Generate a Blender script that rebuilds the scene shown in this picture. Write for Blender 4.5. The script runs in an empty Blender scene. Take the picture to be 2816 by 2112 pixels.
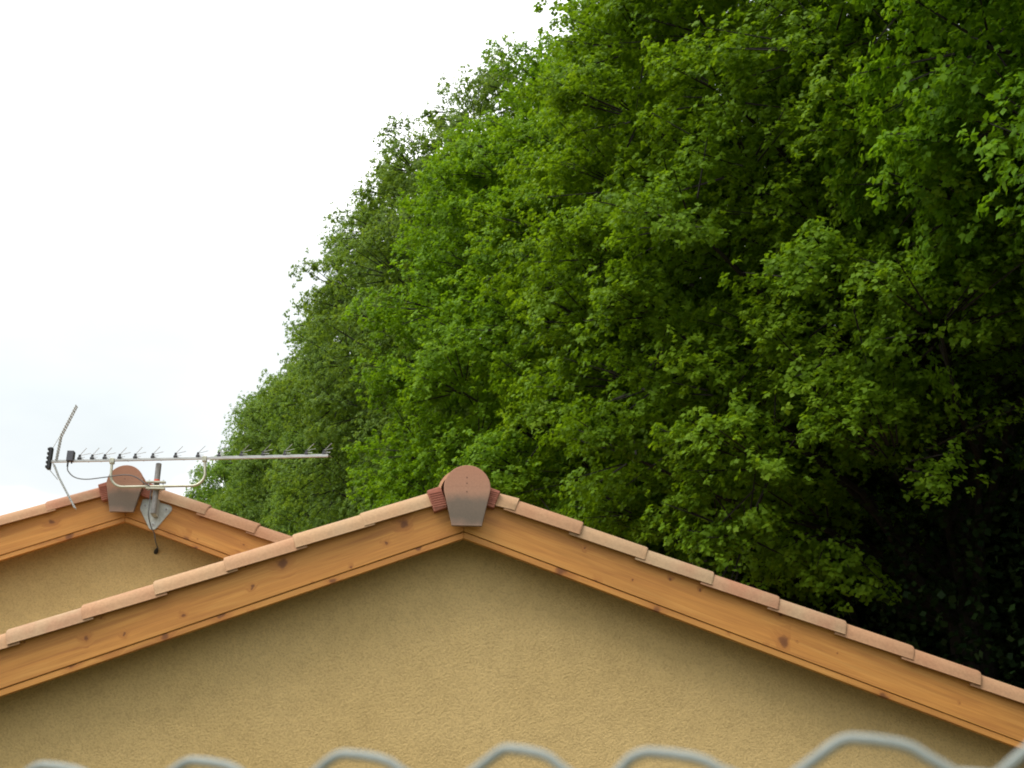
import bpy, bmesh, math, random
import numpy as np
from mathutils import Vector, Matrix, Euler

R = math.radians
scene = bpy.context.scene
col = scene.collection

# ------------------------------------------------------------------ camera
EYE = 2.6
cam_d = bpy.data.cameras.new("camera")
cam = bpy.data.objects.new("camera", cam_d)
col.objects.link(cam)
cam.location = (0, 0, EYE)
cam.rotation_euler = (R(90 + 21), 0, 0)
cam_d.sensor_width = 36.0
cam_d.lens = 3310.0 / 2816.0 * 36.0
cam_d.clip_start = 0.02
cam_d.clip_end = 2000.0
cam_d.dof.use_dof = True
cam_d.dof.focus_distance = 8.0
cam_d.dof.aperture_fstop = 9.0
scene.camera = cam

# ------------------------------------------------------------------ sky and sun (bright overcast)
SUN_EL, SUN_AZ = 56.0, -125.0          # azimuth clockwise from +Y (the view direction); behind the camera, left
world = bpy.data.worlds.new("World")
scene.world = world
world.use_nodes = True
wn, wl = world.node_tree.nodes, world.node_tree.links
wn.clear()
w_out = wn.new("ShaderNodeOutputWorld")
w_bg = wn.new("ShaderNodeBackground")
w_bg.inputs["Strength"].default_value = 0.1
sky = wn.new("ShaderNodeTexSky")
sky.sky_type = 'NISHITA'
sky.sun_disc = False
sky.sun_elevation = R(SUN_EL)
sky.sun_rotation = R(SUN_AZ)
w_tc = wn.new("ShaderNodeTexCoord")
w_map = wn.new("ShaderNodeMapping")
w_map.inputs["Scale"].default_value = (1.3, 1.3, 3.2)
w_noise = wn.new("ShaderNodeTexNoise")
w_noise.inputs["Scale"].default_value = 1.7
w_noise.inputs["Detail"].default_value = 5.0
w_noise.inputs["Roughness"].default_value = 0.5
w_ramp = wn.new("ShaderNodeValToRGB")
for _k, (_p, _c) in enumerate(((0.34, (0.425, 0.452, 0.452)), (0.50, (0.485, 0.503, 0.503)), (0.64, (1.0, 1.0, 1.0)))):
    _e = w_ramp.color_ramp.elements[_k] if _k < 2 else w_ramp.color_ramp.elements.new(_p)
    _e.position = _p; _e.color = (*_c, 1)
w_mul = wn.new("ShaderNodeVectorMath"); w_mul.operation = 'SCALE'
w_mul.inputs["Scale"].default_value = 10.5
w_mix = wn.new("ShaderNodeMix"); w_mix.data_type = 'RGBA'
w_mix.inputs["Factor"].default_value = 0.93
wl.new(w_tc.outputs["Generated"], w_map.inputs["Vector"])
wl.new(w_map.outputs["Vector"], w_noise.inputs["Vector"])
wl.new(w_noise.outputs["Fac"], w_ramp.inputs["Fac"])
wl.new(w_ramp.outputs["Color"], w_mul.inputs[0])
# overcast sky: three times as bright overhead as at the horizon, all the way round
w_sep = wn.new("ShaderNodeSeparateXYZ")
w_max = wn.new("ShaderNodeMath"); w_max.operation = 'MAXIMUM'; w_max.inputs[1].default_value = 0.0
w_lum = wn.new("ShaderNodeMath"); w_lum.operation = 'MULTIPLY_ADD'
w_lum.inputs[1].default_value = 2.0 / 3.0 * 19.5; w_lum.inputs[2].default_value = 1.0 / 3.0 * 19.5
wl.new(w_tc.outputs["Generated"], w_sep.inputs[0])
wl.new(w_sep.outputs[2], w_max.inputs[0]); wl.new(w_max.outputs[0], w_lum.inputs[0])
wl.new(w_lum.outputs[0], w_mul.inputs["Scale"])
wl.new(sky.outputs["Color"], w_mix.inputs["A"])
wl.new(w_mul.outputs["Vector"], w_mix.inputs["B"])
wl.new(w_mix.outputs["Result"], w_bg.inputs["Color"])
wl.new(w_bg.outputs["Background"], w_out.inputs["Surface"])

sun_d = bpy.data.lights.new("sun", 'SUN')
sun_d.energy = 1.5
sun_d.angle = R(40)
sun_d.color = (1.0, 0.96, 0.9)
sun = bpy.data.objects.new("sun", sun_d)
col.objects.link(sun)
_az, _el = R(SUN_AZ), R(SUN_EL)
to_sun = Vector((math.sin(_az) * math.cos(_el), math.cos(_az) * math.cos(_el), math.sin(_el)))
sun.rotation_euler = to_sun.to_track_quat('Z', 'Y').to_euler()
sun.location = to_sun * 60

scene.view_settings.view_transform = 'Standard'
scene.view_settings.look = 'None'
scene.view_settings.gamma = 1.0
scene.view_settings.use_curve_mapping = False
scene.view_settings.exposure = 1.05
scene.render.engine = 'CYCLES'
scene.cycles.max_bounces = 6
scene.cycles.diffuse_bounces = 3
scene.cycles.transmission_bounces = 3
scene.cycles.use_denoising = True
scene.cycles.filter_width = 1.9

# ------------------------------------------------------------------ helpers
rng = random.Random(11)

def tag(o, label=None, cat=None, group=None, kind=None):
    if label: o["label"] = label
    if cat: o["category"] = cat
    if group: o["group"] = group
    if kind: o["kind"] = kind
    return o

def empty(name, loc=(0, 0, 0), rz=0.0):
    o = bpy.data.objects.new(name, None)
    o.empty_display_size = 0.2
    col.objects.link(o)
    o.location = loc
    o.rotation_euler = (0, 0, rz)
    return o

def link(name, me, mat=None, parent=None, loc=None, rot=None):
    o = bpy.data.objects.new(name, me)
    col.objects.link(o)
    if mat and not me.materials: me.materials.append(mat)
    if parent: o.parent = parent
    if loc is not None: o.location = loc
    if rot is not None: o.rotation_euler = rot
    return o

class MB:
    """collects vertices and faces of one mesh"""
    def __init__(self): self.v, self.f = [], []
    def add(self, vs, fs):
        n = len(self.v)
        self.v += [tuple(p) for p in vs]
        self.f += [tuple(i + n for i in f) for f in fs]
        return self
    def box(self, x0, x1, y0, y1, z0, z1):
        vs = [(x, y, z) for x in (x0, x1) for y in (y0, y1) for z in (z0, z1)]
        return self.add(vs, [(0,1,3,2),(4,6,7,5),(0,4,5,1),(2,3,7,6),(0,2,6,4),(1,5,7,3)])
    def prism(self, poly, y0, y1):
        """poly: (x,z) outline, extruded from y0 to y1"""
        n = len(poly)
        vs = [(x, y0, z) for x, z in poly] + [(x, y1, z) for x, z in poly]
        fs = [tuple(range(n)), tuple(range(2*n-1, n-1, -1))]
        fs += [(i, i+n, (i+1) % n + n, (i+1) % n) for i in range(n)]
        return self.add(vs, fs)
    def tube(self, pts, rad, sides=8, caps=True):
        pts = [Vector(p) for p in pts]
        n = len(pts)
        rads = rad if hasattr(rad, '__len__') else [rad] * n
        vs, fs = [], []
        ref = None
        for i, p in enumerate(pts):
            a = pts[max(i-1, 0)]; b = pts[min(i+1, n-1)]
            t = (b - a).normalized()
            if ref is None:
                ref = t.orthogonal().normalized()
            else:
                ref = (ref - t * ref.dot(t))
                ref = ref.normalized() if ref.length > 1e-6 else t.orthogonal().normalized()
            bi = t.cross(ref)
            for k in range(sides):
                an = 2 * math.pi * k / sides
                vs.append(p + (ref * math.cos(an) + bi * math.sin(an)) * rads[i])
        for i in range(n - 1):
            for k in range(sides):
                k2 = (k + 1) % sides
                fs.append((i*sides+k, i*sides+k2, (i+1)*sides+k2, (i+1)*sides+k))
        if caps:
            fs.append(tuple(range(sides-1, -1, -1)))
            fs.append(tuple((n-1)*sides + k for k in range(sides)))
        return self.add(vs, fs)
    def mesh(self, name, smooth=False, bevel=0.0, seg=2, angle=30):
        me = bpy.data.meshes.new(name)
        bm = bmesh.new()
        bv = [bm.verts.new(p) for p in self.v]
        for f in self.f:
            try: bm.faces.new([bv[i] for i in f])
            except ValueError: pass
        bmesh.ops.recalc_face_normals(bm, faces=bm.faces)
        if bevel > 0:
            es = [e for e in bm.edges if len(e.link_faces) == 2 and e.calc_face_angle(0) > R(angle)]
            bmesh.ops.bevel(bm, geom=es, offset=bevel, segments=seg, affect='EDGES', profile=0.6)
        if smooth:
            for f in bm.faces: f.smooth = True
            for e in bm.edges:
                if len(e.link_faces) == 2 and e.calc_face_angle(0) > R(40): e.smooth = False
        bm.to_mesh(me); bm.free()
        return me
    def build(self, name, mat, parent=None, **k):
        loc = k.pop('loc', None); rot = k.pop('rot', None)
        return link(name, self.mesh(name, **k), mat, parent, loc, rot)

# ------------------------------------------------------------------ materials
def new_mat(name):
    m = bpy.data.materials.new(name)
    m.use_nodes = True
    nt = m.node_tree
    b = nt.nodes["Principled BSDF"]
    return m, nt.nodes, nt.links, b

def noise(n, l, vec, scale, detail=4, rough=0.55, dist=0.0):
    t = n.new("ShaderNodeTexNoise")
    t.inputs["Scale"].default_value = scale
    t.inputs["Detail"].default_value = detail
    t.inputs["Roughness"].default_value = rough
    t.inputs["Distortion"].default_value = dist
    if vec: l.new(vec, t.inputs["Vector"])
    return t

def ramp(n, l, fac, stops):
    r = n.new("ShaderNodeValToRGB")
    e = r.color_ramp.elements
    while len(e) > len(stops): e.remove(e[-1])
    while len(e) < len(stops): e.new(0.5)
    for k, (p, c) in enumerate(stops):
        e[k].position = p
        e[k].color = (*c, 1) if hasattr(c, '__len__') else (c, c, c, 1)
    l.new(fac, r.inputs["Fac"])
    return r

def mix(n, l, a, b, fac, mode='MIX'):
    m = n.new("ShaderNodeMix"); m.data_type = 'RGBA'; m.blend_type = mode
    if hasattr(fac, 'is_linked'): l.new(fac, m.inputs["Factor"])
    else: m.inputs["Factor"].default_value = fac
    for s, key in ((a, "A"), (b, "B")):
        if hasattr(s, 'is_linked'): l.new(s, m.inputs[key])
        else: m.inputs[key].default_value = (*s, 1)
    return m.outputs["Result"]

def bump(n, l, b, height, strength, dist):
    bp = n.new("ShaderNodeBump")
    bp.inputs["Strength"].default_value = strength
    bp.inputs["Distance"].default_value = dist
    l.new(height, bp.inputs["Height"])
    l.new(bp.outputs["Normal"], b.inputs["Normal"])
    return bp

def math_n(n, l, op, a, b=None):
    m = n.new("ShaderNodeMath"); m.operation = op
    for i, s in enumerate((a, b)):
        if s is None: continue
        if hasattr(s, 'is_linked'): l.new(s, m.inputs[i])
        else: m.inputs[i].default_value = s
    return m.outputs[0]

def mapping(n, l, scale=(1, 1, 1), coord="Object"):
    tc = n.new("ShaderNodeTexCoord")
    mp = n.new("ShaderNodeMapping")
    mp.inputs["Scale"].default_value = scale
    l.new(tc.outputs[coord], mp.inputs["Vector"])
    return mp

def mat_render_coat():
    m, n, l, b = new_mat("ochre_render")
    tc = n.new("ShaderNodeTexCoord"); v = tc.outputs["Object"]
    big = noise(n, l, v, 0.9, 4, 0.6)
    mid = noise(n, l, v, 9.0, 4, 0.6)
    grain = noise(n, l, v, 100.0, 4, 0.55)
    grain2 = noise(n, l, v, 210.0, 3, 0.6)
    c0 = ramp(n, l, big.outputs["Fac"], [(0.3, (0.55, 0.385, 0.162)), (0.7, (0.61, 0.435, 0.195))])
    c1 = ramp(n, l, mid.outputs["Fac"], [(0.3, 0.93), (0.7, 1.03)])
    c2 = ramp(n, l, grain.outputs["Fac"], [(0.30, 0.80), (0.5, 0.98), (0.75, 1.09)])
    c = mix(n, l, c0.outputs["Color"], c1.outputs["Color"], 1.0, 'MULTIPLY')
    c = mix(n, l, c, c2.outputs["Color"], 1.0, 'MULTIPLY')
    l.new(c, b.inputs["Base Color"])
    b.inputs["Roughness"].default_value = 0.95
    b.inputs["Specular IOR Level"].default_value = 0.15
    h = math_n(n, l, 'ADD', grain.outputs["Fac"], math_n(n, l, 'MULTIPLY', grain2.outputs["Fac"], 0.4))
    bump(n, l, b, h, 1.0, 0.008)
    return m

def mat_wood():
    m, n, l, b = new_mat("stained_pine")
    info = n.new("ShaderNodeObjectInfo")
    tc = n.new("ShaderNodeTexCoord")
    off = n.new("ShaderNodeVectorMath"); off.operation = 'MULTIPLY_ADD'
    comb = n.new("ShaderNodeCombineXYZ")
    r = math_n(n, l, 'MULTIPLY', info.outputs["Random"], 37.0)
    for k in range(3): l.new(r, comb.inputs[k])
    off.inputs[1].default_value = (1, 1, 1)
    l.new(tc.outputs["Object"], off.inputs[0]); l.new(comb.outputs[0], off.inputs[2])
    base = off.outputs[0]
    def mapped(s):
        mp = n.new("ShaderNodeMapping"); mp.inputs["Scale"].default_value = s
        l.new(base, mp.inputs["Vector"]); return mp.outputs["Vector"]
    # knots: sparse, slightly stretched cells
    vor = n.new("ShaderNodeTexVoronoi"); vor.feature = 'F1'; vor.voronoi_dimensions = '2D'
    vor.inputs["Scale"].default_value = 1.0
    vor.inputs["Randomness"].default_value = 1.0
    wob = noise(n, l, mapped((14, 3, 22)), 1.0, 3)
    wv = n.new("ShaderNodeVectorMath"); wv.operation = 'MULTIPLY_ADD'
    wv.inputs[1].default_value = (0.30, 0.0, 0.30)
    l.new(wob.outputs["Color"], wv.inputs[0]); l.new(mapped((5.2, 0.02, 4.6)), wv.inputs[2])
    ks = n.new("ShaderNodeSeparateXYZ"); kc = n.new("ShaderNodeCombineXYZ")
    l.new(wv.outputs[0], ks.inputs[0]); l.new(ks.outputs[0], kc.inputs[0]); l.new(ks.outputs[2], kc.inputs[1])
    l.new(kc.outputs[0], vor.inputs["Vector"])
    # only some of the cells hold a knot
    sep = n.new("ShaderNodeSeparateColor"); l.new(vor.outputs["Color"], sep.inputs[0])
    has = math_n(n, l, 'GREATER_THAN', sep.outputs[0], 0.15)
    size = math_n(n, l, 'MULTIPLY_ADD', math_n(n, l, 'POWER', sep.outputs[1], 2.5), 0.17)
    size.node.inputs[2].default_value = 0.028
    dd = math_n(n, l, 'DIVIDE', vor.outputs["Distance"], size)
    core = ramp(n, l, dd, [(0.0, 1.0), (0.55, 0.85), (1.0, 0.0)])
    core = math_n(n, l, 'MULTIPLY', core.outputs["Color"], has)
    halo = ramp(n, l, math_n(n, l, 'MULTIPLY', dd, 0.33), [(0.0, 1.0), (1.0, 0.0)])
    halo = math_n(n, l, 'MULTIPLY', halo.outputs["Color"], has)
    # grain, bent round the knots
    gv = n.new("ShaderNodeVectorMath"); gv.operation = 'MULTIPLY_ADD'
    gc = n.new("ShaderNodeCombineXYZ"); l.new(halo, gc.inputs[2])
    gv.inputs[1].default_value = (0, 0, 0.9)
    l.new(gc.outputs[0], gv.inputs[0]); l.new(mapped((0.9, 6, 16)), gv.inputs[2])
    g1 = noise(n, l, gv.outputs[0], 1.6, 6, 0.62, 0.6)
    g2 = noise(n, l, mapped((2.2, 30, 110)), 1.0, 4, 0.6)
    big = noise(n, l, mapped((1.3, 2, 4)), 1.0, 3, 0.5)
    c = ramp(n, l, g1.outputs["Fac"], [(0.28, (0.37, 0.143, 0.030)), (0.52, (0.50, 0.217, 0.045)), (0.75, (0.58, 0.278, 0.066))]).outputs["Color"]
    c = mix(n, l, c, ramp(n, l, g2.outputs["Fac"], [(0.3, 0.86), (0.65, 1.04)]).outputs["Color"], 1.0, 'MULTIPLY')
    c = mix(n, l, c, ramp(n, l, big.outputs["Fac"], [(0.3, 0.84), (0.7, 1.08)]).outputs["Color"], 1.0, 'MULTIPLY')
    c = mix(n, l, c, (0.30, 0.09, 0.016), math_n(n, l, 'MULTIPLY', halo, 0.55))
    c = mix(n, l, c, (0.12, 0.038, 0.011), math_n(n, l, 'MULTIPLY', core, 0.85))
    l.new(c, b.inputs["Base Color"])
    b.inputs["Roughness"].default_value = 0.55
    b.inputs["Specular IOR Level"].default_value = 0.35
    bump(n, l, b, g2.outputs["Fac"], 0.25, 0.002)
    return m

def mat_clay(name, stops, rough=0.85, spot=0.5):
    m, n, l, b = new_mat(name)
    info = n.new("ShaderNodeObjectInfo")
    tc = n.new("ShaderNodeTexCoord")
    v4 = n.new("ShaderNodeVectorMath"); v4.operation = 'ADD'
    cx = n.new("ShaderNodeCombineXYZ")
    rr = math_n(n, l, 'MULTIPLY', info.outputs["Random"], 53.0)
    l.new(rr, cx.inputs[0]); l.new(rr, cx.inputs[2])
    l.new(tc.outputs["Object"], v4.inputs[0]); l.new(cx.outputs[0], v4.inputs[1])
    v = v4.outputs[0]
    a = noise(n, l, v, 5.0, 3, 0.55)
    f = math_n(n, l, 'ADD', math_n(n, l, 'MULTIPLY', info.outputs["Random"], 0.62), math_n(n, l, 'MULTIPLY', a.outputs["Fac"], 0.42))
    c = ramp(n, l, f, stops).outputs["Color"]
    fine = noise(n, l, v, 70.0, 4, 0.6)
    c = mix(n, l, c, ramp(n, l, fine.outputs["Fac"], [(0.3, 0.86), (0.7, 1.06)]).outputs["Color"], 1.0, 'MULTIPLY')
    dirt = noise(n, l, v, 17.0, 5, 0.68)
    c = mix(n, l, c, (0.22, 0.15, 0.10), math_n(n, l, 'MULTIPLY', ramp(n, l, dirt.outputs["Fac"], [(0.60, 0.0), (0.78, 1.0)]).outputs["Color"], spot))
    l.new(c, b.inputs["Base Color"])
    b.inputs["Roughness"].default_value = rough
    b.inputs["Specular IOR Level"].default_value = 0.25
    bump(n, l, b, fine.outputs["Fac"], 0.3, 0.002)
    return m

def mat_cap():
    """fired clay end plate with a grey-brown band across its lower half"""
    m, n, l, b = new_mat("fired_clay_cap")
    tc = n.new("ShaderNodeTexCoord")
    sx = n.new("ShaderNodeSeparateXYZ"); l.new(tc.outputs["Object"], sx.inputs[0])
    wob = noise(n, l, tc.outputs["Object"], 7.0, 4, 0.6)
    z = math_n(n, l, 'ADD', sx.outputs[2], math_n(n, l, 'MULTIPLY', math_n(n, l, 'SUBTRACT', wob.outputs["Fac"], 0.5), 0.12))
    zz = math_n(n, l, 'DIVIDE', z, 0.42)
    c = ramp(n, l, zz, [(0.10, (0.25, 0.15, 0.10)), (0.22, (0.125, 0.092, 0.063)), (0.42, (0.15, 0.105, 0.072)), (0.60, (0.36, 0.185, 0.112)), (0.95, (0.39, 0.175, 0.10))]).outputs["Color"]
    fine = noise(n, l, tc.outputs["Object"], 90.0, 4, 0.6)
    c = mix(n, l, c, ramp(n, l, fine.outputs["Fac"], [(0.3, 0.88), (0.7, 1.06)]).outputs["Color"], 1.0, 'MULTIPLY')
    l.new(c, b.inputs["Base Color"])
    b.inputs["Roughness"].default_value = 0.7
    bump(n, l, b, fine.outputs["Fac"], 0.25, 0.002)
    return m

def mat_plain(name, color, rough=0.5, metal=0.0, vary=0.12, scale=30.0, spec=0.4):
    m, n, l, b = new_mat(name)
    tc = n.new("ShaderNodeTexCoord")
    t = noise(n, l, tc.outputs["Object"], scale, 5, 0.65)
    c = mix(n, l, color, ramp(n, l, t.outputs["Fac"], [(0.3, 1 - vary), (0.7, 1 + vary)]).outputs["Color"], 1.0, 'MULTIPLY')
    l.new(c, b.inputs["Base Color"])
    b.inputs["Roughness"].default_value = rough
    b.inputs["Metallic"].default_value = metal
    b.inputs["Specular IOR Level"].default_value = spec
    return m

def mat_leaf(name, dark, mid, young, trans=0.50, spec=0.10):
    m, n, l, b = new_mat(name)
    at = n.new("ShaderNodeAttribute"); at.attribute_name = "tint"
    info = n.new("ShaderNodeObjectInfo")
    c = ramp(n, l, at.outputs["Fac"], [(0.0, dark), (0.5, mid), (1.0, young)]).outputs["Color"]
    hs = n.new("ShaderNodeHueSaturation")
    hue = math_n(n, l, 'MULTIPLY_ADD', info.outputs["Random"], 0.012); hue.node.inputs[2].default_value = 0.496
    val = math_n(n, l, 'MULTIPLY_ADD', info.outputs["Random"], 0.16); val.node.inputs[2].default_value = 1.06
    l.new(hue, hs.inputs["Hue"]); l.new(val, hs.inputs["Value"])
    l.new(c, hs.inputs["Color"])
    l.new(hs.outputs["Color"], b.inputs["Base Color"])
    b.inputs["Roughness"].default_value = 0.5
    b.inputs["Specular IOR Level"].default_value = spec
    tr = n.new("ShaderNodeBsdfTranslucent")
    tcol = mix(n, l, hs.outputs["Color"], (1.25, 1.15, 0.45), 1.0, 'MULTIPLY')
    l.new(tcol, tr.inputs["Color"])
    ms = n.new("ShaderNodeMixShader"); ms.inputs[0].default_value = trans
    l.new(b.outputs[0], ms.inputs[1]); l.new(tr.outputs[0], ms.inputs[2])
    l.new(ms.outputs[0], n["Material Output"].inputs["Surface"])
    return m

def mat_bark():
    m, n, l, b = new_mat("bark")
    mp = mapping(n, l, (9, 9, 1.6))
    t = noise(n, l, mp.outputs["Vector"], 2.0, 6, 0.7)
    c = ramp(n, l, t.outputs["Fac"], [(0.3, (0.008, 0.006, 0.004)), (0.7, (0.028, 0.022, 0.015))])
    l.new(c.outputs["Color"], b.inputs["Base Color"])
    b.inputs["Roughness"].default_value = 0.95
    bump(n, l, b, t.outputs["Fac"], 0.6, 0.02)
    return m

def mat_ground():
    m, n, l, b = new_mat("meadow")
    tc = n.new("ShaderNodeTexCoord")
    a = noise(n, l, tc.outputs["Object"], 0.35, 6, 0.6)
    f = noise(n, l, tc.outputs["Object"], 26.0, 5, 0.7)
    c = ramp(n, l, a.outputs["Fac"], [(0.35, (0.05, 0.07, 0.022)), (0.55, (0.10, 0.10, 0.05)), (0.75, (0.17, 0.145, 0.10))]).outputs["Color"]
    c = mix(n, l, c, ramp(n, l, f.outputs["Fac"], [(0.3, 0.6), (0.7, 1.25)]).outputs["Color"], 1.0, 'MULTIPLY')
    l.new(c, b.inputs["Base Color"])
    b.inputs["Roughness"].default_value = 0.95
    bump(n, l, b, f.outputs["Fac"], 0.6, 0.03)
    return m

M = dict(
    wall=mat_render_coat(), wood=mat_wood(),
    tile=mat_clay("verge_clay", [(0.20, (0.38, 0.192, 0.103)), (0.45, (0.41, 0.250, 0.136)), (0.62, (0.385, 0.262, 0.152)), (0.85, (0.36, 0.168, 0.095))], spot=0.35),
    ridge=mat_clay("ridge_clay", [(0.2, (0.55, 0.27, 0.15)), (0.8, (0.60, 0.34, 0.20))]),
    closure=mat_clay("closure_clay", [(0.2, (0.34, 0.125, 0.085)), (0.8, (0.38, 0.15, 0.10))], spot=0.2),
    cap=mat_cap(), hole=mat_plain("dark_hole", (0.03, 0.018, 0.013), 0.9),
    galv=mat_plain("galvanised_steel", (0.45, 0.46, 0.44), 0.42, 0.55, 0.16, 40),
    plate=mat_plain("weathered_galvanised_plate", (0.42, 0.44, 0.41), 0.6, 0.25, 0.22, 28),
    alu=mat_plain("aluminium", (0.46, 0.46, 0.44), 0.38, 0.6, 0.08, 25),
    gold=mat_plain("passivated_steel", (0.46, 0.45, 0.35), 0.4, 0.55, 0.14, 30),
    pole=mat_plain("weathered_pole", (0.26, 0.25, 0.235), 0.55, 0.3, 0.3, 22),
    black=mat_plain("black_plastic", (0.018, 0.018, 0.02), 0.5),
    boxgrey=mat_plain("grey_plastic", (0.07, 0.072, 0.085), 0.5),
    cable=mat_plain("cable_sheath", (0.10, 0.10, 0.10), 0.5),
    red=mat_plain("red_paint", (0.62, 0.10, 0.05), 0.5),
    pvc=mat_plain("grey_coated_wire", (0.22, 0.24, 0.218), 0.42, 0.0, 0.10, 60),
    leaf=mat_leaf("maple_leaf", (0.072, 0.148, 0.009), (0.128, 0.24, 0.013), (0.21, 0.33, 0.020)),
    far_leaf=mat_leaf("haze_toned_leaf", (0.072, 0.132, 0.026), (0.130, 0.215, 0.036), (0.195, 0.275, 0.045)),  # greyer green: haze over the distant trees is put into the leaf colour
    dark_leaf=mat_leaf("shade_toned_leaf", (0.006, 0.013, 0.004), (0.010, 0.021, 0.005), (0.018, 0.028, 0.007), 0.1, 0.04),  # near black: the shade under the canopy is put into this leaf colour
    bark=mat_bark(), ground=mat_ground(),
)

# ------------------------------------------------------------------ ground
def ground_z(x, y):
    t = min(1.0, max(0.0, (y - 1.5) / 3.2))
    return 1.0 - (t * t * (3 - 2 * t))
xs = sorted(set([-900, -300, -120, -60, -30] + list(range(-20, 21, 2)) + [30, 60, 120, 300, 900]))
ys = sorted(set([-900, -300, -100, -30, -10, -4, 0, 1.2] + [1.5 + 0.4 * k for k in range(9)] + [6, 8, 12, 20, 35, 60, 120, 300, 900]))
g = MB()
g.v = [(x, y, ground_z(x, y)) for y in ys for x in xs]
nx = len(xs)
g.f = [(j*nx+i, j*nx+i+1, (j+1)*nx+i+1, (j+1)*nx+i) for j in range(len(ys)-1) for i in range(nx-1)]
tag(g.build("ground", M['ground'], smooth=True), kind='structure')

# ------------------------------------------------------------------ houses
YAW = R(4.0)

def arc(cx, cz, r, a0, a1, n):
    return [(cx + r * math.cos(R(a0 + (a1 - a0) * k / n)), cz + r * math.sin(R(a0 + (a1 - a0) * k / n))) for k in range(n + 1)]

def verge_mesh(side, L=0.45):
    """one barrel tile of the verge; local x runs down the slope (times side), z is perpendicular to the slope"""
    def section(t):
        s = 1.0 + 0.10 * t                       # wider at its lower end
        up = 0.016 * t - 0.004
        r, th = 0.078 * s, 0.013
        yc = 0.045
        skirt = 0.234 + up - 0.004 * s
        zc = 0.325 + up - r
        outer = [(yc - r - 0.004, skirt)] + [(yc + r * math.cos(R(a)), zc + r * math.sin(R(a))) for a in range(180, -1, -15)] + [(yc + r, 0.246 + up)]
        ri = r - th
        inner = [(yc + ri, 0.246 + up)] + [(yc + ri * math.cos(R(a)), zc + ri * math.sin(R(a))) for a in range(0, 181, 15)] + [(yc - ri - 0.004, skirt)]
        return outer + inner
    m = MB()
    steps = [0.0, 0.5, 0.975, 0.993, 1.0]
    rings = []
    for t in steps:
        sec = section(t)
        k = {0.993: 0.0018, 1.0: 0.0045}.get(t, 0.0)
        cy = 0.045
        rings.append([(side * t * L, y + (k if y < cy else -k), z - k * (1 if z > 0.27 else -0.3)) for y, z in sec])
    n = len(rings[0])
    vs = [p for r in rings for p in r]
    fs = []
    for i in range(len(rings) - 1):
        fs += [(i*n+k, i*n+(k+1) % n, (i+1)*n+(k+1) % n, (i+1)*n+k) for k in range(n)]
    h = n // 2
    for base in (0, (len(rings)-1) * n):
        for k in range(h - 1):
            fs.append((base + k, base + k + 1, base + n - 2 - k, base + n - 1 - k))
    m.add(vs, fs)
    return m.mesh("verge_tile", smooth=True)

VERGE = {s: verge_mesh(s) for s in (1, -1)}

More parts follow.
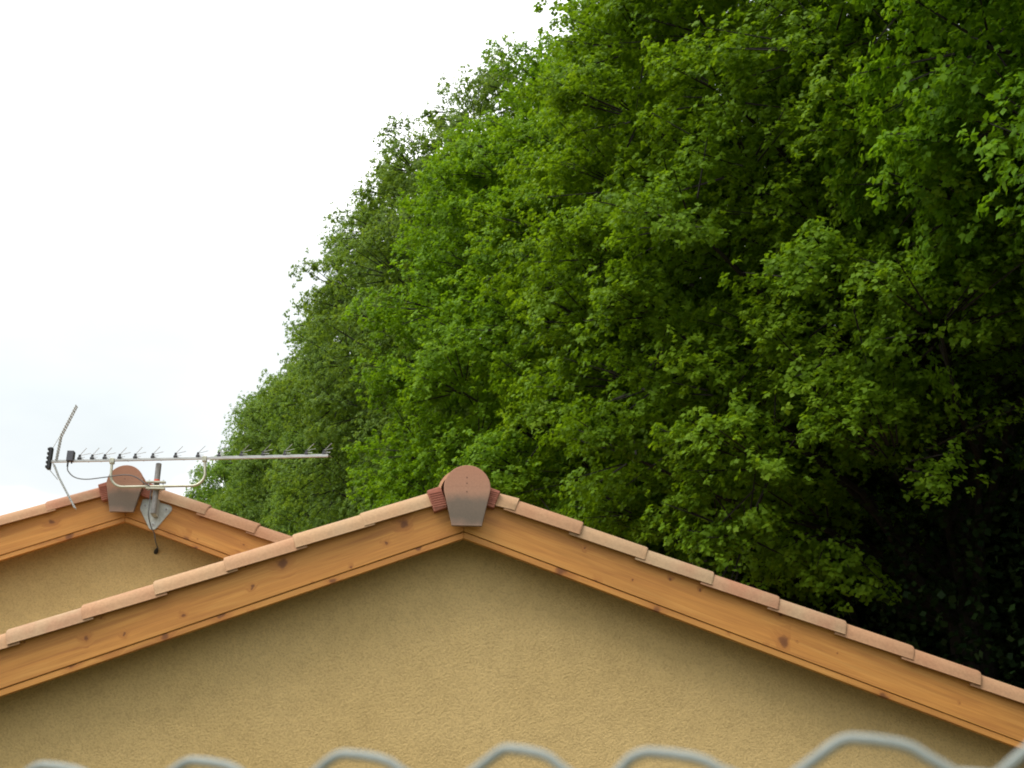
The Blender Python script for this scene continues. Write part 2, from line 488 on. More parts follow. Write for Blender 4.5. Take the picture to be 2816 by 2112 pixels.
def house(name, label, origin, zap, slope, hw, depth, eave_wall, a_right, a_left, cap_dx, group):
    th = math.atan(slope); c, s = math.cos(th), math.sin(th)
    root = tag(empty(name, origin, YAW), label, "house", group)
    WALL_Y = 0.215
    # --- masonry
    eave = zap - hw * slope
    w = hw - 0.25
    ze = zap - w * slope
    MB().prism([(-w, 0.0), (w, 0.0), (w, ze + 0.125 / c), (0, zap + 0.125 / c), (-w, ze + 0.125 / c)], WALL_Y, depth - 0.1).build("wall", M['wall'], root)
    # --- roof deck and field tiles
    Lr = hw / c
    deck = MB()
    deck.prism([(0, zap + 0.13 / c), (hw, eave + 0.13 / c), (hw, eave + 0.20 / c), (0, zap + 0.20 / c), (-hw, eave + 0.20 / c), (-hw, eave + 0.13 / c)], 0.036, depth)
    roof = deck.build("roof", M['ridge'], root)
    ft = MB()
    for side in (1, -1):
        y = 0.28
        while y < depth - 0.1:
            vs, fs = [], []
            rows = int(Lr / 0.39)
            k0 = 0
            for rr in range(rows):
                for e in (0, 1):
                    a = (rr + e) * 0.39 + 0.1
                    up = 0.205 + (0.03 if e else 0.012)
                    for q in range(7):
                        an = math.pi * q / 6
                        yy = y + 0.085 * math.cos(an); v = up + 0.06 * math.sin(an)
                        vs.append((side * (a * c + v * s), yy, zap - a * s + v * c))
                    if e:
                        b0 = k0
                        fs += [(b0+q, b0+q+1, b0+7+q+1, b0+7+q) for q in range(6)]
                        k0 += 14
            ft.add(vs, fs)
            y += 0.2
    tag(ft.build("field_tiles", M['tile'], roof, smooth=True), kind='stuff')
    # --- barge boards, their lower trim and soffit boards
    for side in (1, -1):
        rot = (0, side * th, 0)
        def cut(v): return -v * math.tan(th)
        def board(v0, v1, y0, y1, L, bev, nm, mat, par, l0=None, rt=None):
            m = MB()
            vs = []
            for (v, a) in ((v0, cut(v0) + 0.0006), (v1, cut(v1) + 0.0006), (v1, L), (v0, L)):
                vs.append((side * a, y0, v))
            for (v, a) in ((v0, cut(v0) + 0.0006), (v1, cut(v1) + 0.0006), (v1, L), (v0, L)):
                vs.append((side * a, y1, v))
            m.add(vs, [(0,1,2,3), (7,6,5,4), (0,4,5,1), (1,5,6,2), (2,6,7,3), (3,7,4,0)])
            return m.build(nm, mat, par, bevel=bev, seg=1, loc=l0, rot=rt)
        bb = board(0.0365, 0.262, 0.0, 0.032, Lr, 0.0025, "barge_board", M['wood'], root, (0, 0, zap), rot)
        board(0.0, 0.0335, 0.004, 0.036, Lr, 0.0025, "trim_strip", M['wood'], bb)
        for kk, (y0, y1) in enumerate(((0.039, 0.124), (0.127, 0.212))):
            board(0.100, 0.118, y0, y1, Lr, 0.0015, "soffit_board", M['wood'], bb)
        # --- verge tiles
        ends = (a_right if side > 0 else a_left)
        k = 0
        while True:
            a_end = ends + 0.39 * k
            if a_end > Lr + 0.25: break
            a0 = a_end - 0.45
            me = VERGE[side]
            jl = rng.uniform(-0.004, 0.004)
            if k == 0:                                 # the top tile is cut to fit under the ridge
                Lc = 0.45
                a_start = max(0.07, a0)
                me = verge_mesh(side, a_end - a_start); a0 = a_start
            o = link("verge_tile", me, M['tile'], root,
                     (side * (a0 + jl) * c, rng.uniform(-0.003, 0.003), zap - (a0 + jl) * s + rng.uniform(-0.002, 0.002)),
                     (rng.uniform(-0.012, 0.012), side * th + rng.uniform(-0.004, 0.004), rng.uniform(-0.004, 0.004)))
            k += 1
    # --- ridge: barrel tiles running back, end cap, closure pieces
    ry = -0.045
    k = 0
    while ry < depth - 0.1:
        m = MB()
        prof = arc(-0.012, 0.0, 0.142, 200, -20, 18)
        ring = []
        for (yy, sc) in ((ry, 1.0), (ry + 0.05, 1.0), (ry + 0.052, 0.975), (min(ry + 0.42, depth), 0.93)):
            ring.append([(x * sc, yy, zap + 0.248 + z * sc) for x, z in prof] + [(x * sc * 0.9, yy, zap + 0.248 + z * sc * 0.9) for x, z in reversed(prof)])
        n = len(ring[0])
        vs = [p for r in ring for p in r]
        fs = [(i*n+q, i*n+(q+1) % n, (i+1)*n+(q+1) % n, (i+1)*n+q) for i in range(3) for q in range(n)]
        for base in (0, 3 * n):
            fs += [(base+q, base+q+1, base+n-2-q, base+n-1-q) for q in range(n//2 - 1)]
        m.add(vs, fs).build("ridge_tile", M['ridge'], root, smooth=True)
        ry += 0.38
        k += 1
    dx = cap_dx
    outline = [(dx + x, z) for x, z in arc(0.0, 0.272, 0.131, -8, 188, 28)] + [(dx - 0.084, 0.052), (dx + 0.084, 0.052)]
    cap = MB().prism(outline, -0.078, -0.052).build("ridge_end_cap", M['cap'], root, bevel=0.004, seg=2, loc=(0, 0, zap))
    MB().box(dx - 0.124, dx + 0.124, -0.0784, -0.0775, 0.277, 0.2795).build("bead", M['cap'], cap)
    MB().prism([(dx - 0.0845, 0.0505), (dx + 0.0845, 0.0505), (dx + 0.0855, 0.058), (dx - 0.0855, 0.058)], -0.084, -0.0775).build("lip", M['cap'], cap, bevel=0.001, seg=1)
    for zz in (0.33, 0.297, 0.247):
        MB().tube([(dx - 0.002, -0.0795, zz), (dx - 0.002, -0.0775, zz)], 0.0032, 8).build("nail_hole", M['hole'], cap)
    for side, x0, x1 in ((-1, 0.125, 0.215), (1, 0.120, 0.200)):
        m = MB()
        m.add([(side * a, y, v) for a in (0.03, x1 * 0.94 - 0.09) for y in (-0.046, 0.06) for v in (0.188 if side < 0 else 0.212, 0.318)],
              [(0,1,3,2),(4,6,7,5),(0,4,5,1),(2,3,7,6),(0,2,6,4),(1,5,7,3)])
        cp = m.build("closure_piece", M['closure'], root, bevel=0.008, seg=2, loc=(0, 0, zap), rot=(0, side * th, 0))
        for q in range(7):
            v = (0.198 if side < 0 else 0.222) + q * (0.0135 if side < 0 else 0.0115)
            MB().add([(side * a, y, vv + a * 0.10) for a in (0.034, x1 * 0.94 - 0.094) for y in (-0.0515, -0.044) for vv in (v, v + 0.0062)],
                     [(0,1,3,2),(4,6,7,5),(0,4,5,1),(2,3,7,6),(0,2,6,4),(1,5,7,3)]).build("rib", M['closure'], cp)
    return root

front = house("front_house", "ochre rendered house with the larger gable in front, under orange barge boards",
              (-0.269, 6.599, 0), 4.209, 0.367, 4.3, 2.0, 0, 0.215, 0.507, 0.0125, None)
rear = house("rear_house", "ochre rendered house set back at left, its gable carrying the television antenna",
             (-2.806, 8.497, 0), 4.795, 0.358, 5.0, 6.5, 0, 0.13, 0.50, -0.012, None)

# ------------------------------------------------------------------ antenna on the rear gable
RL = Matrix.Translation((-2.806, 8.497, 4.795)) @ Matrix.Rotation(YAW, 4, 'Z')     # rear apex frame
def at_rear(name, x, y, z):
    o = empty(name)
    o.matrix_world = RL @ Matrix.Translation((x, y, z))
    return o

MX, MY = 0.222, -0.105
mast = at_rear("antenna_mast", MX, MY, 0)
tag(mast, "short grey steel mast on a pale heart-shaped bracket screwed to the rear gable board", "mast")
MB().tube([(0, 0, 0.035), (0, 0, 0.408)], 0.0205, 20).build("pole", M['pole'], mast, smooth=True)
MB().tube([(0, 0, 0.4075), (0, 0, 0.4105)], 0.0175, 16).build("pole_mouth", M['hole'], mast)
MB().tube([(0, 0, 0.272), (0, 0, 0.288)], 0.0212, 20).build("paint_ring", M['red'], mast, smooth=True)
def lx(x): return x - MX
pl = [(0.112, 0.165), (0.145, 0.172), (0.30, 0.128), (0.322, 0.118), (0.330, 0.100), (0.326, 0.082), (0.236, -0.045), (0.222, -0.058), (0.190, -0.058), (0.178, -0.046), (0.104, 0.085), (0.101, 0.105)]
bp = MB().prism([(lx(x), z) for x, z in pl], -0.009 - MY, -0.003 - MY).build("bracket_plate", M['plate'], mast, bevel=0.002, seg=1)
MB().prism([(-0.018, 0.03), (0.018, 0.03), (0.018, 0.150), (-0.018, 0.150)], -0.002, -0.0095 - MY).build("stand_off", M['plate'], bp)
for x, z in ((0.136, 0.118), (0.290, 0.092), (0.205, -0.022)):
    b = MB().tube([(lx(x), -0.012 - MY, z), (lx(x), -0.0085 - MY, z)], 0.015, 14).build("washer", M['galv'], bp)
    MB().tube([(lx(x), -0.019 - MY, z), (lx(x), -0.0121 - MY, z)], 0.008, 6).build("bolt_head", M['pole'], b)
for z in (0.210, 0.258):
    MB().box(-0.062, 0.072, -0.055, -0.0235, z - 0.006, z + 0.006).build("clamp_jaw", M['gold'], mast, bevel=0.0015, seg=1)
for x in (-0.045, 0.055):
    MB().tube([(x, -0.040, 0.196), (x, -0.040, 0.275)], 0.004, 8).build("clamp_bolt", M['galv'], mast)

ant = at_rear("television_antenna", 0, -0.150, 0)
tag(ant, "long silver yagi television antenna with v-shaped reflector, on the rear gable mast", "antenna")
BL, BR = Vector((-0.535, 0, 0.396)), Vector((1.448, 0, 0.484))
bd = (BR - BL).normalized()
def boom(x): return BL + bd * ((x - BL.x) / bd.x)
# square boom
m = MB()
bu = Vector((-bd.z, 0, bd.x))
vs = []
for p in (BL, boom(0.60), boom(0.601), BR):
    hh = 0.0085 if p.x < 0.6005 else 0.0105
    vs += [p + Vector((0, -hh, 0)) + bu * hh, p + Vector((0, hh, 0)) + bu * hh, p + Vector((0, hh, 0)) - bu * hh, p + Vector((0, -hh, 0)) - bu * hh]
fs = [(i*4+k, i*4+(k+1) % 4, (i+1)*4+(k+1) % 4, (i+1)*4+k) for i in range(3) for k in range(4)] + [(3,2,1,0), (12,13,14,15)]
m.add(vs, fs).build("boom", M['alu'], ant, bevel=0.001, seg=1)
for x in (-0.101, 0.557):
    p = boom(x)
    MB().box(p.x - 0.016, p.x + 0.016, -0.016, 0.016, p.z - 0.028, p.z + 0.012).build("boom_clamp", M['gold'], ant, bevel=0.002, seg=1)
    MB().tube([(p.x, -0.022, p.z - 0.016), (p.x, 0.022, p.z - 0.016)], 0.005, 8).build("wing_bolt", M['galv'], ant)
# U shaped support arm
def bend(c, r, a0, a1, n=8): return [(c[0] + r * math.cos(R(a0 + (a1-a0)*k/n)), 0, c[1] + r * math.sin(R(a0 + (a1-a0)*k/n))) for k in range(n+1)]
path = [(-0.101, 0, 0.402)] + bend((-0.006, 0.308), 0.092, 180, 270) + bend((0.478, 0.326), 0.092, 273, 358) + [(0.560, 0, 0.435)]
MB().tube(path, 0.0095, 12).build("support_arm", M['gold'], ant, smooth=True)
# directors: clip, stem and four swept rods
def director(x):
    p = boom(x)
    m = MB()
    m.add([(p.x + dx, dy, p.z + dz) for dz, hw_ in ((0.009, 0.0135), (0.022, 0.0125), (0.027, 0.0085), (0.046, 0.007)) for dx, dy in ((-hw_, -hw_), (hw_, -hw_), (hw_, hw_), (-hw_, hw_))],
          [(i*4+k, i*4+(k+1) % 4, (i+1)*4+(k+1) % 4, (i+1)*4+k) for i in range(3) for k in range(4)] + [(3,2,1,0), (12,13,14,15)])
    d = m.build("director", M['black'], ant, bevel=0.0012, seg=1)
    for sy in (-1, 1):
        MB().tube([(p.x + 0.002, sy * 0.004, p.z + 0.042), (p.x + 0.058, sy * 0.060, p.z + 0.078)], 0.0021, 6).build("rod", M['alu'], d)
        MB().tube([(p.x + 0.004, sy * 0.006, p.z + 0.026), (p.x + 0.052, sy * 0.060, p.z + 0.008)], 0.0021, 6).build("rod", M['alu'], d)
for x in (-0.335, -0.246, -0.157, -0.052, 0.059, 0.184, 0.346, 0.506, 0.657, 0.818, 0.974, 1.131, 1.288, 1.416):
    director(x)
# dipole box
p = boom(-0.397)
bx = MB().box(p.x - 0.024, p.x + 0.024, -0.03, 0.022, p.z - 0.006, p.z + 0.072).build("dipole_box", M['boxgrey'], ant, bevel=0.005, seg=2)
MB().tube([(p.x - 0.012, -0.012, p.z - 0.045), (p.x - 0.012, -0.012, p.z - 0.004)], 0.0065, 10).build("cable_socket", M['black'], bx)
MB().tube([(p.x + 0.014, -0.012, p.z - 0.022), (p.x + 0.014, -0.012, p.z - 0.004)], 0.0055, 10).build("socket_stub", M['black'], bx)
# corner reflector: two panels of rungs between two rails
def reflector(pts):
    pts = [Vector(q) for q in pts]
    rails = MB()
    W = 0.030
    for sy in (-1, 1):
        rails.tube([(q.x, sy * W * 0.5, q.z) for q in pts], 0.0055, 8)
    rp = rails.build("reflector_panel", M['galv'], ant, smooth=True)
    tot = [0.0]
    for a, b2 in zip(pts, pts[1:]): tot.append(tot[-1] + (b2 - a).length)
    nr = int(tot[-1] / 0.021)
    for k in range(nr + 1):
        d = tot[-1] * k / nr
        for i in range(len(pts) - 1):
            if d <= tot[i+1] + 1e-6:
                f = (d - tot[i]) / (tot[i+1] - tot[i]); q = pts[i].lerp(pts[i+1], f); break
        MB().tube([(q.x, -W, q.z), (q.x, W, q.z)], 0.0033, 6).build("rung", M['alu'], rp)
reflector([(-0.497, 0, 0.405), (-0.487, 0, 0.590), (-0.407, 0, 0.824)])
reflector([(-0.510, 0, 0.375), (-0.463, 0, 0.280), (-0.318, 0, 0.050)])
hb = MB()
hb.box(-0.555, -0.530, -0.022, 0.022, 0.335, 0.500)
hinge = hb.build("reflector_hinge", M['black'], ant, bevel=0.006, seg=2)
for z in (0.352, 0.385, 0.418, 0.451, 0.484):
    MB().box(-0.562, -0.549, -0.026, 0.026, z - 0.009, z + 0.009).build("hinge_rib", M['black'], hinge, bevel=0.002, seg=1)
MB().tube([(-0.536, 0, 0.495), (-0.492, 0, 0.60)], 0.003, 6).build("stay", M['galv'], ant)
MB().tube([(-0.545, 0, 0.345), (-0.468, 0, 0.262)], 0.003, 6).build("stay", M['galv'], ant)

# cable: from the dipole box to the mast, down it and under the board into the wall
def catmull(pts, n=8):
    P = [Vector(q) for q in pts]; P = [P[0]*2-P[1]] + P + [P[-1]*2-P[-2]]
    out = []
    for i in range(1, len(P) - 2):
        for k in range(n):
            t = k / n
            out.append(0.5 * ((2*P[i]) + (P[i+1]-P[i-1])*t + (2*P[i-1]-5*P[i]+4*P[i+1]-P[i+2])*t*t + (3*P[i]-P[i-1]-3*P[i+1]+P[i+2])*t**3))
    return out + [P[-2]]
cab = at_rear("coaxial_cable", 0, 0, 0)
tag(cab, "thin dark coaxial cable drooping from the antenna to the rear wall", "cable")
cp = catmull([(-0.409, -0.162, 0.362), (-0.398, -0.165, 0.322), (-0.345, -0.17, 0.276), (-0.26, -0.172, 0.262), (-0.13, -0.172, 0.280), (0.0, -0.172, 0.300),
              (0.08, -0.17, 0.288), (0.150, -0.165, 0.243), (0.193, -0.155, 0.215), (0.196, -0.140, 0.14), (0.196, -0.136, 0.02), (0.208, -0.06, -0.055),
              (0.222, -0.012, -0.085), (0.228, 0.03, -0.135), (0.215, 0.185, -0.152), (0.205, 0.216, -0.165)])
MB().tube(cp, 0.0042, 8).build("cable", M['cable'], cab, smooth=True)
gl = MB()
gl.add([], [])
for k, (z, r) in enumerate(((0.0, 0.016),)):
    gl.tube([(0.196, 0.216, -0.176), (0.200, 0.205, -0.172), (0.207, 0.191, -0.162), (0.214, 0.179, -0.152)], [0.015, 0.017, 0.013, 0.007], 12)
gl.build("cable_gland", M['black'], cab, smooth=True)

# ------------------------------------------------------------------ fence in the foreground
FP = Vector((-0.236, 0.66, 0)); FD = Vector((0.93303617, -0.35978258, 0))
fence = tag(empty("wire_fence", (FP.x, FP.y, 1.0), math.atan2(FD.y, FD.x)), "grey coated wire mesh fence whose arched top crosses the bottom edge", "fence")
TOPZ = EYE + 0.0425 - 1.0
PITCH, AMP, WR = 0.0815, 0.0190, 0.0023
# arches along the top edge, a little uneven as wire mesh is
centres = {-1: -0.001, 0: 0.0915, 1: 0.1765, 2: 0.2585, 3: 0.3256, 4: 0.4110, 5: 0.490}
def centre(i):
    if i in centres: return centres[i]
    return (centres[5] + (i - 5) * PITCH) if i > 5 else (centres[-1] + (i + 1) * PITCH)
def wire_mesh(shift, name, uneven):
    pts = []
    i0, i1 = -30, 16
    for i in range(i0, i1):
        a = centre(i) if shift == 0 else 0.5 * (centre(i) + centre(i+1))
        b = centre(i+1) if shift == 0 else 0.5 * (centre(i+1) + centre(i+2))
        mid = 0.5 * (a + b); wd = (b - a)
        j = uneven * (math.sin(i * 12.9898 + shift * 4.1) - (5.5 if i == 3 else 1.5 if i < 1 else 0))
        pts += [(a - wd * 0.20, -0.0014, -0.0022 + j), (a - wd * 0.15, -0.0018, -0.0003 + j), (a - wd * 0.10, -0.002, 0.0004 + j), (a + wd * 0.02, -0.002, -0.0006 + j), (a + wd * 0.13, -0.002, -0.0022 + j), (a + wd * 0.20, -0.0016, -0.0042 + j), (a + wd * 0.25, -0.0012, -0.0070 + j),
                (mid - wd * 0.045, 0.0014, -AMP + 0.0022), (mid, 0.002, -AMP), (mid + wd * 0.045, 0.0014, -AMP + 0.0022)]
    return MB().tube(pts, WR, 8).mesh(name, smooth=True)
W0, W1 = wire_mesh(0, "wire_row", 0.0006), wire_mesh(1, "wire_row", 0.0)
ROW = AMP - 0.0052
nrow = int((TOPZ - 0.05) / ROW)
for k in range(nrow):
    o = link("wire", W0 if k % 2 == 0 else W1, M['pvc'], fence, (0, 0, TOPZ - WR - k * ROW))
    if k % 2: o.scale = (1, -1, 1)
for s in (-1.75, 1.12):
    pm = MB()
    pm.tube([(s, 0.035, -0.25), (s, 0.035, TOPZ + 0.04)], 0.024, 16)
    po = pm.build("post", M['pvc'], fence, smooth=True)
    MB().tube([(s, 0.035, TOPZ + 0.04), (s, 0.035, TOPZ + 0.052), (s, 0.035, TOPZ + 0.064)], [0.027, 0.026, 0.010], 16).build("post_cap", M['pvc'], po, smooth=True)

# ------------------------------------------------------------------ trees
MAPLE = np.array([(0.40, 0, 0.05), (0, 0, 0), (0.02, 0.40, -0.03), (0.36, 0.27, 0.02), (0.60, 0.52, -0.06), (0.72, 0.18, 0.0), (1.05, 0, -0.14),
                  (0.72, -0.18, 0.0), (0.60, -0.52, -0.06), (0.36, -0.27, 0.02), (0.02, -0.40, -0.03)])
MAPLE_F = [(0, k, k + 1) for k in range(1, 10)] + [(0, 10, 1)]
LIME = np.array([(0, 0, 0.03), (0.16, 0.40, -0.05), (0.58, 0.33, -0.08), (1.05, 0, -0.20), (0.58, -0.33, -0.08), (0.16, -0.40, -0.05)])
LEAF3 = np.array([(0, 0, 0.03), (0.16, 0.42, -0.04), (0.72, 0.30, -0.08), (1.05, -0.03, -0.20), (0.40, -0.46, -0.07)])
LEAF3_F = [(0, 3, 2), (0, 2, 1), (0, 4, 3)]
LEAF2 = np.array([(0, 0, 0.02), (0.42, 0.46, -0.10), (1.0, 0, -0.16), (0.42, -0.46, -0.10)])
LEAF2_F = [(0, 2, 1), (0, 3, 2)]
LIME_F = [(0, 3, 2), (0, 2, 1), (0, 5, 4), (0, 4, 3)]

def unit(a): return a / np.maximum(np.linalg.norm(a, axis=-1, keepdims=True), 1e-9)

def leaf_mesh(name, P, N, D, L, tint, tv, tf):
    N = unit(N)
    D = unit(D - N * np.sum(D * N, axis=1, keepdims=True))
    B = np.cross(N, D)
    k = len(tv); n = len(P)
    V = (P[:, None, :] + L[:, None, None] * (tv[None, :, 0:1] * D[:, None, :] + tv[None, :, 1:2] * B[:, None, :] + tv[None, :, 2:3] * N[:, None, :])).reshape(-1, 3)
    F = (np.array(tf)[None] + (np.arange(n) * k)[:, None, None]).reshape(-1, 3)
    me = bpy.data.meshes.new(name)
    me.vertices.add(len(V)); me.vertices.foreach_set("co", V.astype(np.float32).ravel())
    me.loops.add(F.size); me.loops.foreach_set("vertex_index", F.astype(np.int32).ravel())
    me.polygons.add(len(F)); me.polygons.foreach_set("loop_start", (np.arange(len(F)) * 3).astype(np.int32))
    at = me.attributes.new("tint", 'FLOAT', 'FACE')
    at.data.foreach_set("value", np.repeat(tint, len(tf)).astype(np.float32))
    me.update(calc_edges=True)
    return me

def envelope(u, Rr):
    u = np.asarray(u, float)
    hi = np.sqrt(np.maximum(0, 1 - ((u - 0.36) / 0.66) ** 2))
    lo = np.sqrt(np.maximum(0, 1 - ((0.36 - u) / 0.56) ** 2))
    return Rr * np.where(u > 0.36, hi, lo)

def make_tree(seed, H, hb, Rr, n_lobes, n_spray, n_leaf, leaf_len, tv, tf, spray_len, lift=0.0):
    g = np.random.default_rng(seed)
    # main lobes of the crown
    lobes = []
    tries = 0
    while len(lobes) < n_lobes:
        best, bd_ = None, -1
        for _ in range(10):
            inner = g.random() < 0.27
            u = g.random() ** 0.85 * 0.98 + 0.01
            an = g.random() * 2 * math.pi
            rr = float(envelope(u, Rr)) * (g.uniform(0.52, 0.80) if inner else g.uniform(0.84, 1.02))
            q = np.array([rr * math.cos(an), rr * math.sin(an), hb + u * (H - hb) - 0.35])
            # at the edge of a wood the crown hangs low on the open side and is lifted on the shaded side
            if lift and q[2] < hb + lift * (0.5 + 0.5 * math.cos(an - 0.456)) - 0.3: continue
            d = min([np.linalg.norm((q - x[0]) * (1, 1, 1.2)) for x in lobes], default=9)
            if d > bd_: best, bd_ = q, d
        if best is None: continue
        lobes.append((best, g.uniform(0.70, 1.15) * (1.0 if best[2] < H - 2 else 0.8), g.random()))
    P, N, D, L, T = [], [], [], [], []
    wood = MB()
    # trunk
    wig = [(g.normal(0, 0.10), g.normal(0, 0.10)) for _ in range(9)]
    zt = np.linspace(-0.2, H * 0.86, 9)
    tpts = [(0, 0, -0.2)] + [(wig[i][0] * i / 5, wig[i][1] * i / 5, zt[i]) for i in range(1, 9)]
    wood.tube(tpts, [0.34, 0.27, 0.25, 0.22, 0.18, 0.14, 0.10, 0.06, 0.03], 10)
    def trunk_at(z):
        i = int(np.clip(np.searchsorted(zt, z) - 1, 0, 7)); f = (z - zt[i]) / (zt[i+1] - zt[i])
        return np.array(tpts[i]) * (1 - f) + np.array(tpts[i+1]) * f
    for (c0, lr, lt) in lobes:
        hd = math.hypot(c0[0], c0[1])
        zs = np.clip(c0[2] - 0.55 * hd - 0.4, hb * 0.92, H * 0.82)
        s0 = trunk_at(zs)
        outw = unit(np.array([c0[0], c0[1], 0.0]) + 1e-4)
        m1 = s0 * 0.55 + c0 * 0.45 + np.array([0, 0, 0.25 + 0.08 * hd]) + g.normal(0, 0.12, 3)
        pts = [s0, s0 * 0.72 + m1 * 0.28 + g.normal(0, 0.05, 3), m1, m1 * 0.45 + c0 * 0.55 + g.normal(0, 0.08, 3), c0]
        if g.random() < 0.42: wood.tube(pts, [0.055, 0.046, 0.036, 0.026, 0.014], 6, caps=False)
        # sprays on the lobe: directions biased outward and up
        k = max(5, int(n_spray * lr))
        sparse = 0.5 if (lift and math.cos(math.atan2(c0[1], c0[0]) - 0.456) > 0.35) else 1.0   # fewer leaves on the side turned into the wood
        dirs = unit(g.normal(0, 1, (k, 3)) + outw * 0.75 + np.array([0, 0, 0.30]))
        for dr in dirs:
            sc = c0 + dr * lr * g.uniform(0.45, 1.0) * np.array([1, 1, 0.8])
            ax = unit(dr * np.array([1, 1, 0.35]) + outw * 0.6 + g.normal(0, 0.25, 3) + np.array([0, 0, -0.05]))
            wood.tube([c0 * 0.7 + sc * 0.3, sc + ax * spray_len * 0.4], [0.012, 0.004], 3, caps=False)
            nr = max(4, int(n_leaf * sparse * g.uniform(0.75, 1.25)))
            sl = spray_len * g.uniform(0.75, 1.25)
            al = g.uniform(-0.55, 0.62, nr)
            side = unit(np.cross(ax, [0, 0, 1.0]))
            upv = np.cross(side, ax)
            lat = g.normal(0, 0.26, nr) * (1.0 - 0.55 * np.abs(al))
            ver = g.normal(0, 0.15, nr) - 0.33 * np.maximum(al + 0.1, 0) ** 2 - 0.42 * lat ** 2
            rc = sc + sl * (al[:, None] * ax + lat[:, None] * side + ver[:, None] * upv)
            # every shoot tip carries a drooping whorl of leaves
            rax = unit(upv * 0.6 + ax * (0.55 + 0.5 * al[:, None]) + side * (lat[:, None] * 0.9) + np.array([0, 0, 0.35]) + g.normal(0, 0.25, (nr, 3)))
            e1 = unit(np.cross(rax, g.normal(0, 1, (nr, 3)))); e2 = np.cross(rax, e1)
            rt = 0.34 + 0.24 * lt + 0.20 * al + 0.22 * (g.random(nr) - 0.5)
            W = 8
            ph = (np.arange(W) * 2 * math.pi / W)[None] + g.normal(0, 0.35, (nr, W))
            el = g.uniform(-0.55, 0.75, (nr, W))
            rad = e1[:, None] * np.cos(ph)[..., None] + e2[:, None] * np.sin(ph)[..., None]
            d_ = rad * np.cos(el)[..., None] + rax[:, None] * np.sin(el)[..., None] + np.array([0, 0, -0.30]) + g.normal(0, 0.18, (nr, W, 3))
            n_ = rax[:, None] * np.cos(el)[..., None] - rad * np.sin(el)[..., None] + rad * 0.35 + g.normal(0, 0.22, (nr, W, 3))
            p = rc[:, None] + rad * leaf_len * 0.25 + rax[:, None] * (leaf_len * g.uniform(-0.5, 0.5, (nr, W, 1)))
            P.append(p.reshape(-1, 3)); N.append(n_.reshape(-1, 3)); D.append(d_.reshape(-1, 3))
            L.append(leaf_len * g.uniform(0.65, 1.2, nr * W))
            T.append(np.clip(np.repeat(rt, W) + 0.22 * (g.random(nr * W) - 0.5), 0, 1))
    crown = leaf_mesh("crown", np.concatenate(P), np.concatenate(N), np.concatenate(D), np.concatenate(L), np.concatenate(T), tv, tf)
    return crown, wood.mesh("trunk", smooth=True)

H0 = 15.8
near = [make_tree(101 + k, H0, 5.3, 4.3, 310, 12, 36, 0.053, LEAF2, LEAF2_F, 0.56, 3.6) for k in range(1)]
far = [make_tree(201 + k, H0, 5.6, 4.3, 300, 12, 27, 0.053, LEAF2, LEAF2_F, 0.54) for k in range(1)]
for cme, tme in near: cme.materials.append(M['leaf']); tme.materials.append(M['bark'])
for cme, tme in far: cme.materials.append(M['far_leaf']); tme.materials.append(M['bark'])

def place_tree(src, x, y, rz, sc, szs, label, group):
    t = tag(empty("broadleaf_tree", (x, y, 0), rz), label, "tree", group)
    t.scale = (sc, sc, szs)
    a = bpy.data.objects.new("crown", src[0]); col.objects.link(a); a.parent = t
    b = bpy.data.objects.new("trunk", src[1]); col.objects.link(b); b.parent = t
    return t

B0 = np.array([2.9, 17.2]); TD = np.array([-0.44, 0.898])
GRP = "trees in the row behind the houses"
row = [
    (-2, near[0], 0.15, 1.02, 1.28, "nearest broadleaf tree, large leaves reaching in at the right edge"),
    (-1, near[0], -0.35, 0.98, 0.97, "yellow-green broadleaf tree with drooping skirt above the dark hollow"),
    (0, near[0], 0.75, 0.98, 0.99, "green broadleaf tree rising behind the right slope of the front roof"),
    (1, far[0], 1.0, 0.93, 1.14, "tall broadleaf tree directly behind the front ridge cap"),
    (2, far[0], 4.1, 0.87, 1.16, "broadleaf tree just left of the front ridge cap, loose leaves against the sky"),
    (3, far[0], 3.4, 0.90, 1.06, "broadleaf tree behind the right end of the antenna boom"),
    (4, far[0], 0.2, 0.92, 1.06, "broadleaf tree over the valley between the two roofs"),
    (5, far[0], 2.7, 0.93, 1.02, "small-looking distant broadleaf tree behind the middle of the antenna"),
    (6, far[0], 5.4, 0.97, 0.96, "farthest broadleaf tree at the left end of the row"),
]
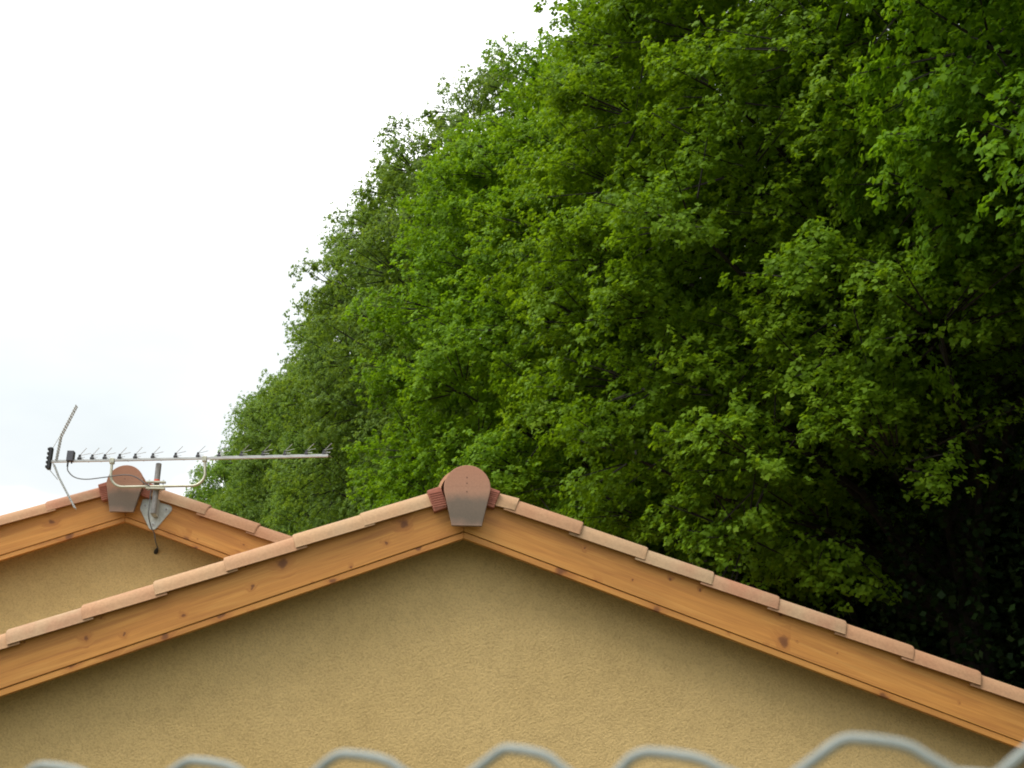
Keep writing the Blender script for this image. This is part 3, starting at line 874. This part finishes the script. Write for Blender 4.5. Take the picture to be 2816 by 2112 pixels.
for k, src, rz, sc, sz, lab in row:
    q = B0 + TD * 5.2 * k + np.array({-1: (-0.35, 0.3), 2: (0.4, 0), 3: (0.5, 0), 4: (0.8, 0), 5: (0.6, 0), 6: (0.5, 0)}.get(k, (0, 0)))
    place_tree(src, q[0], q[1], rz, sc, sz, lab, GRP)

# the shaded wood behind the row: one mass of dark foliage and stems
def woodland():
    g = np.random.default_rng(77)
    ND = np.array([0.898, 0.44])
    P, N, D, L, T = [], [], [], [], []
    wood = MB()
    for s in np.arange(-20, 40, 1.5):
        for dep in (-0.9, 1.2, 4.5, 7.0, 9.5, 12.0):
            if dep < 0 and not (-8 < s < 0.5): continue
            q = B0 + TD * (s + g.uniform(-0.6, 0.6)) + ND * (dep + g.uniform(-0.8, 0.8))
            Ht = g.uniform(9, 14.5) if dep > 5 else (g.uniform(7, 11) if dep > 2 else g.uniform(5.4, 6.8))
            if g.random() < 0.6:
                wood.tube([(q[0], q[1], 0), (q[0] + g.normal(0, 0.2), q[1] + g.normal(0, 0.2), Ht * 0.5), (q[0] + g.normal(0, 0.4), q[1] + g.normal(0, 0.4), Ht)], [0.14, 0.10, 0.03], 6)
            n = 6000 if (dep < 2 and -10 < s < 7) else (1500 if s < 4 else 900 if s < 10 else 560)
            if s < 8 and dep > 3: Ht += 2.5
            z = g.uniform(0.2, 1.0, n) * Ht
            rr = 1.5 * np.sqrt(g.random(n)); an = g.random(n) * 2 * math.pi
            P.append(np.stack([q[0] + rr * np.cos(an), q[1] + rr * np.sin(an), z], 1))
            N.append(g.normal(0, 0.6, (n, 3)) + [0, 0, 0.8]); D.append(g.normal(0, 1, (n, 3)))
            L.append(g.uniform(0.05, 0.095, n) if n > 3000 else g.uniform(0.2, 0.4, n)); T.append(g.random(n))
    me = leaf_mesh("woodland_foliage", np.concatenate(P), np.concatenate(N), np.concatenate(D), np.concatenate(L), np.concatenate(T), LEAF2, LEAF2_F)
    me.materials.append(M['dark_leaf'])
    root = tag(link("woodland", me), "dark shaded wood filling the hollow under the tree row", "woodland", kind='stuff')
    st = wood.build("stems", M['bark'], root, smooth=True)
    st["kind"] = 'stuff'
woodland()
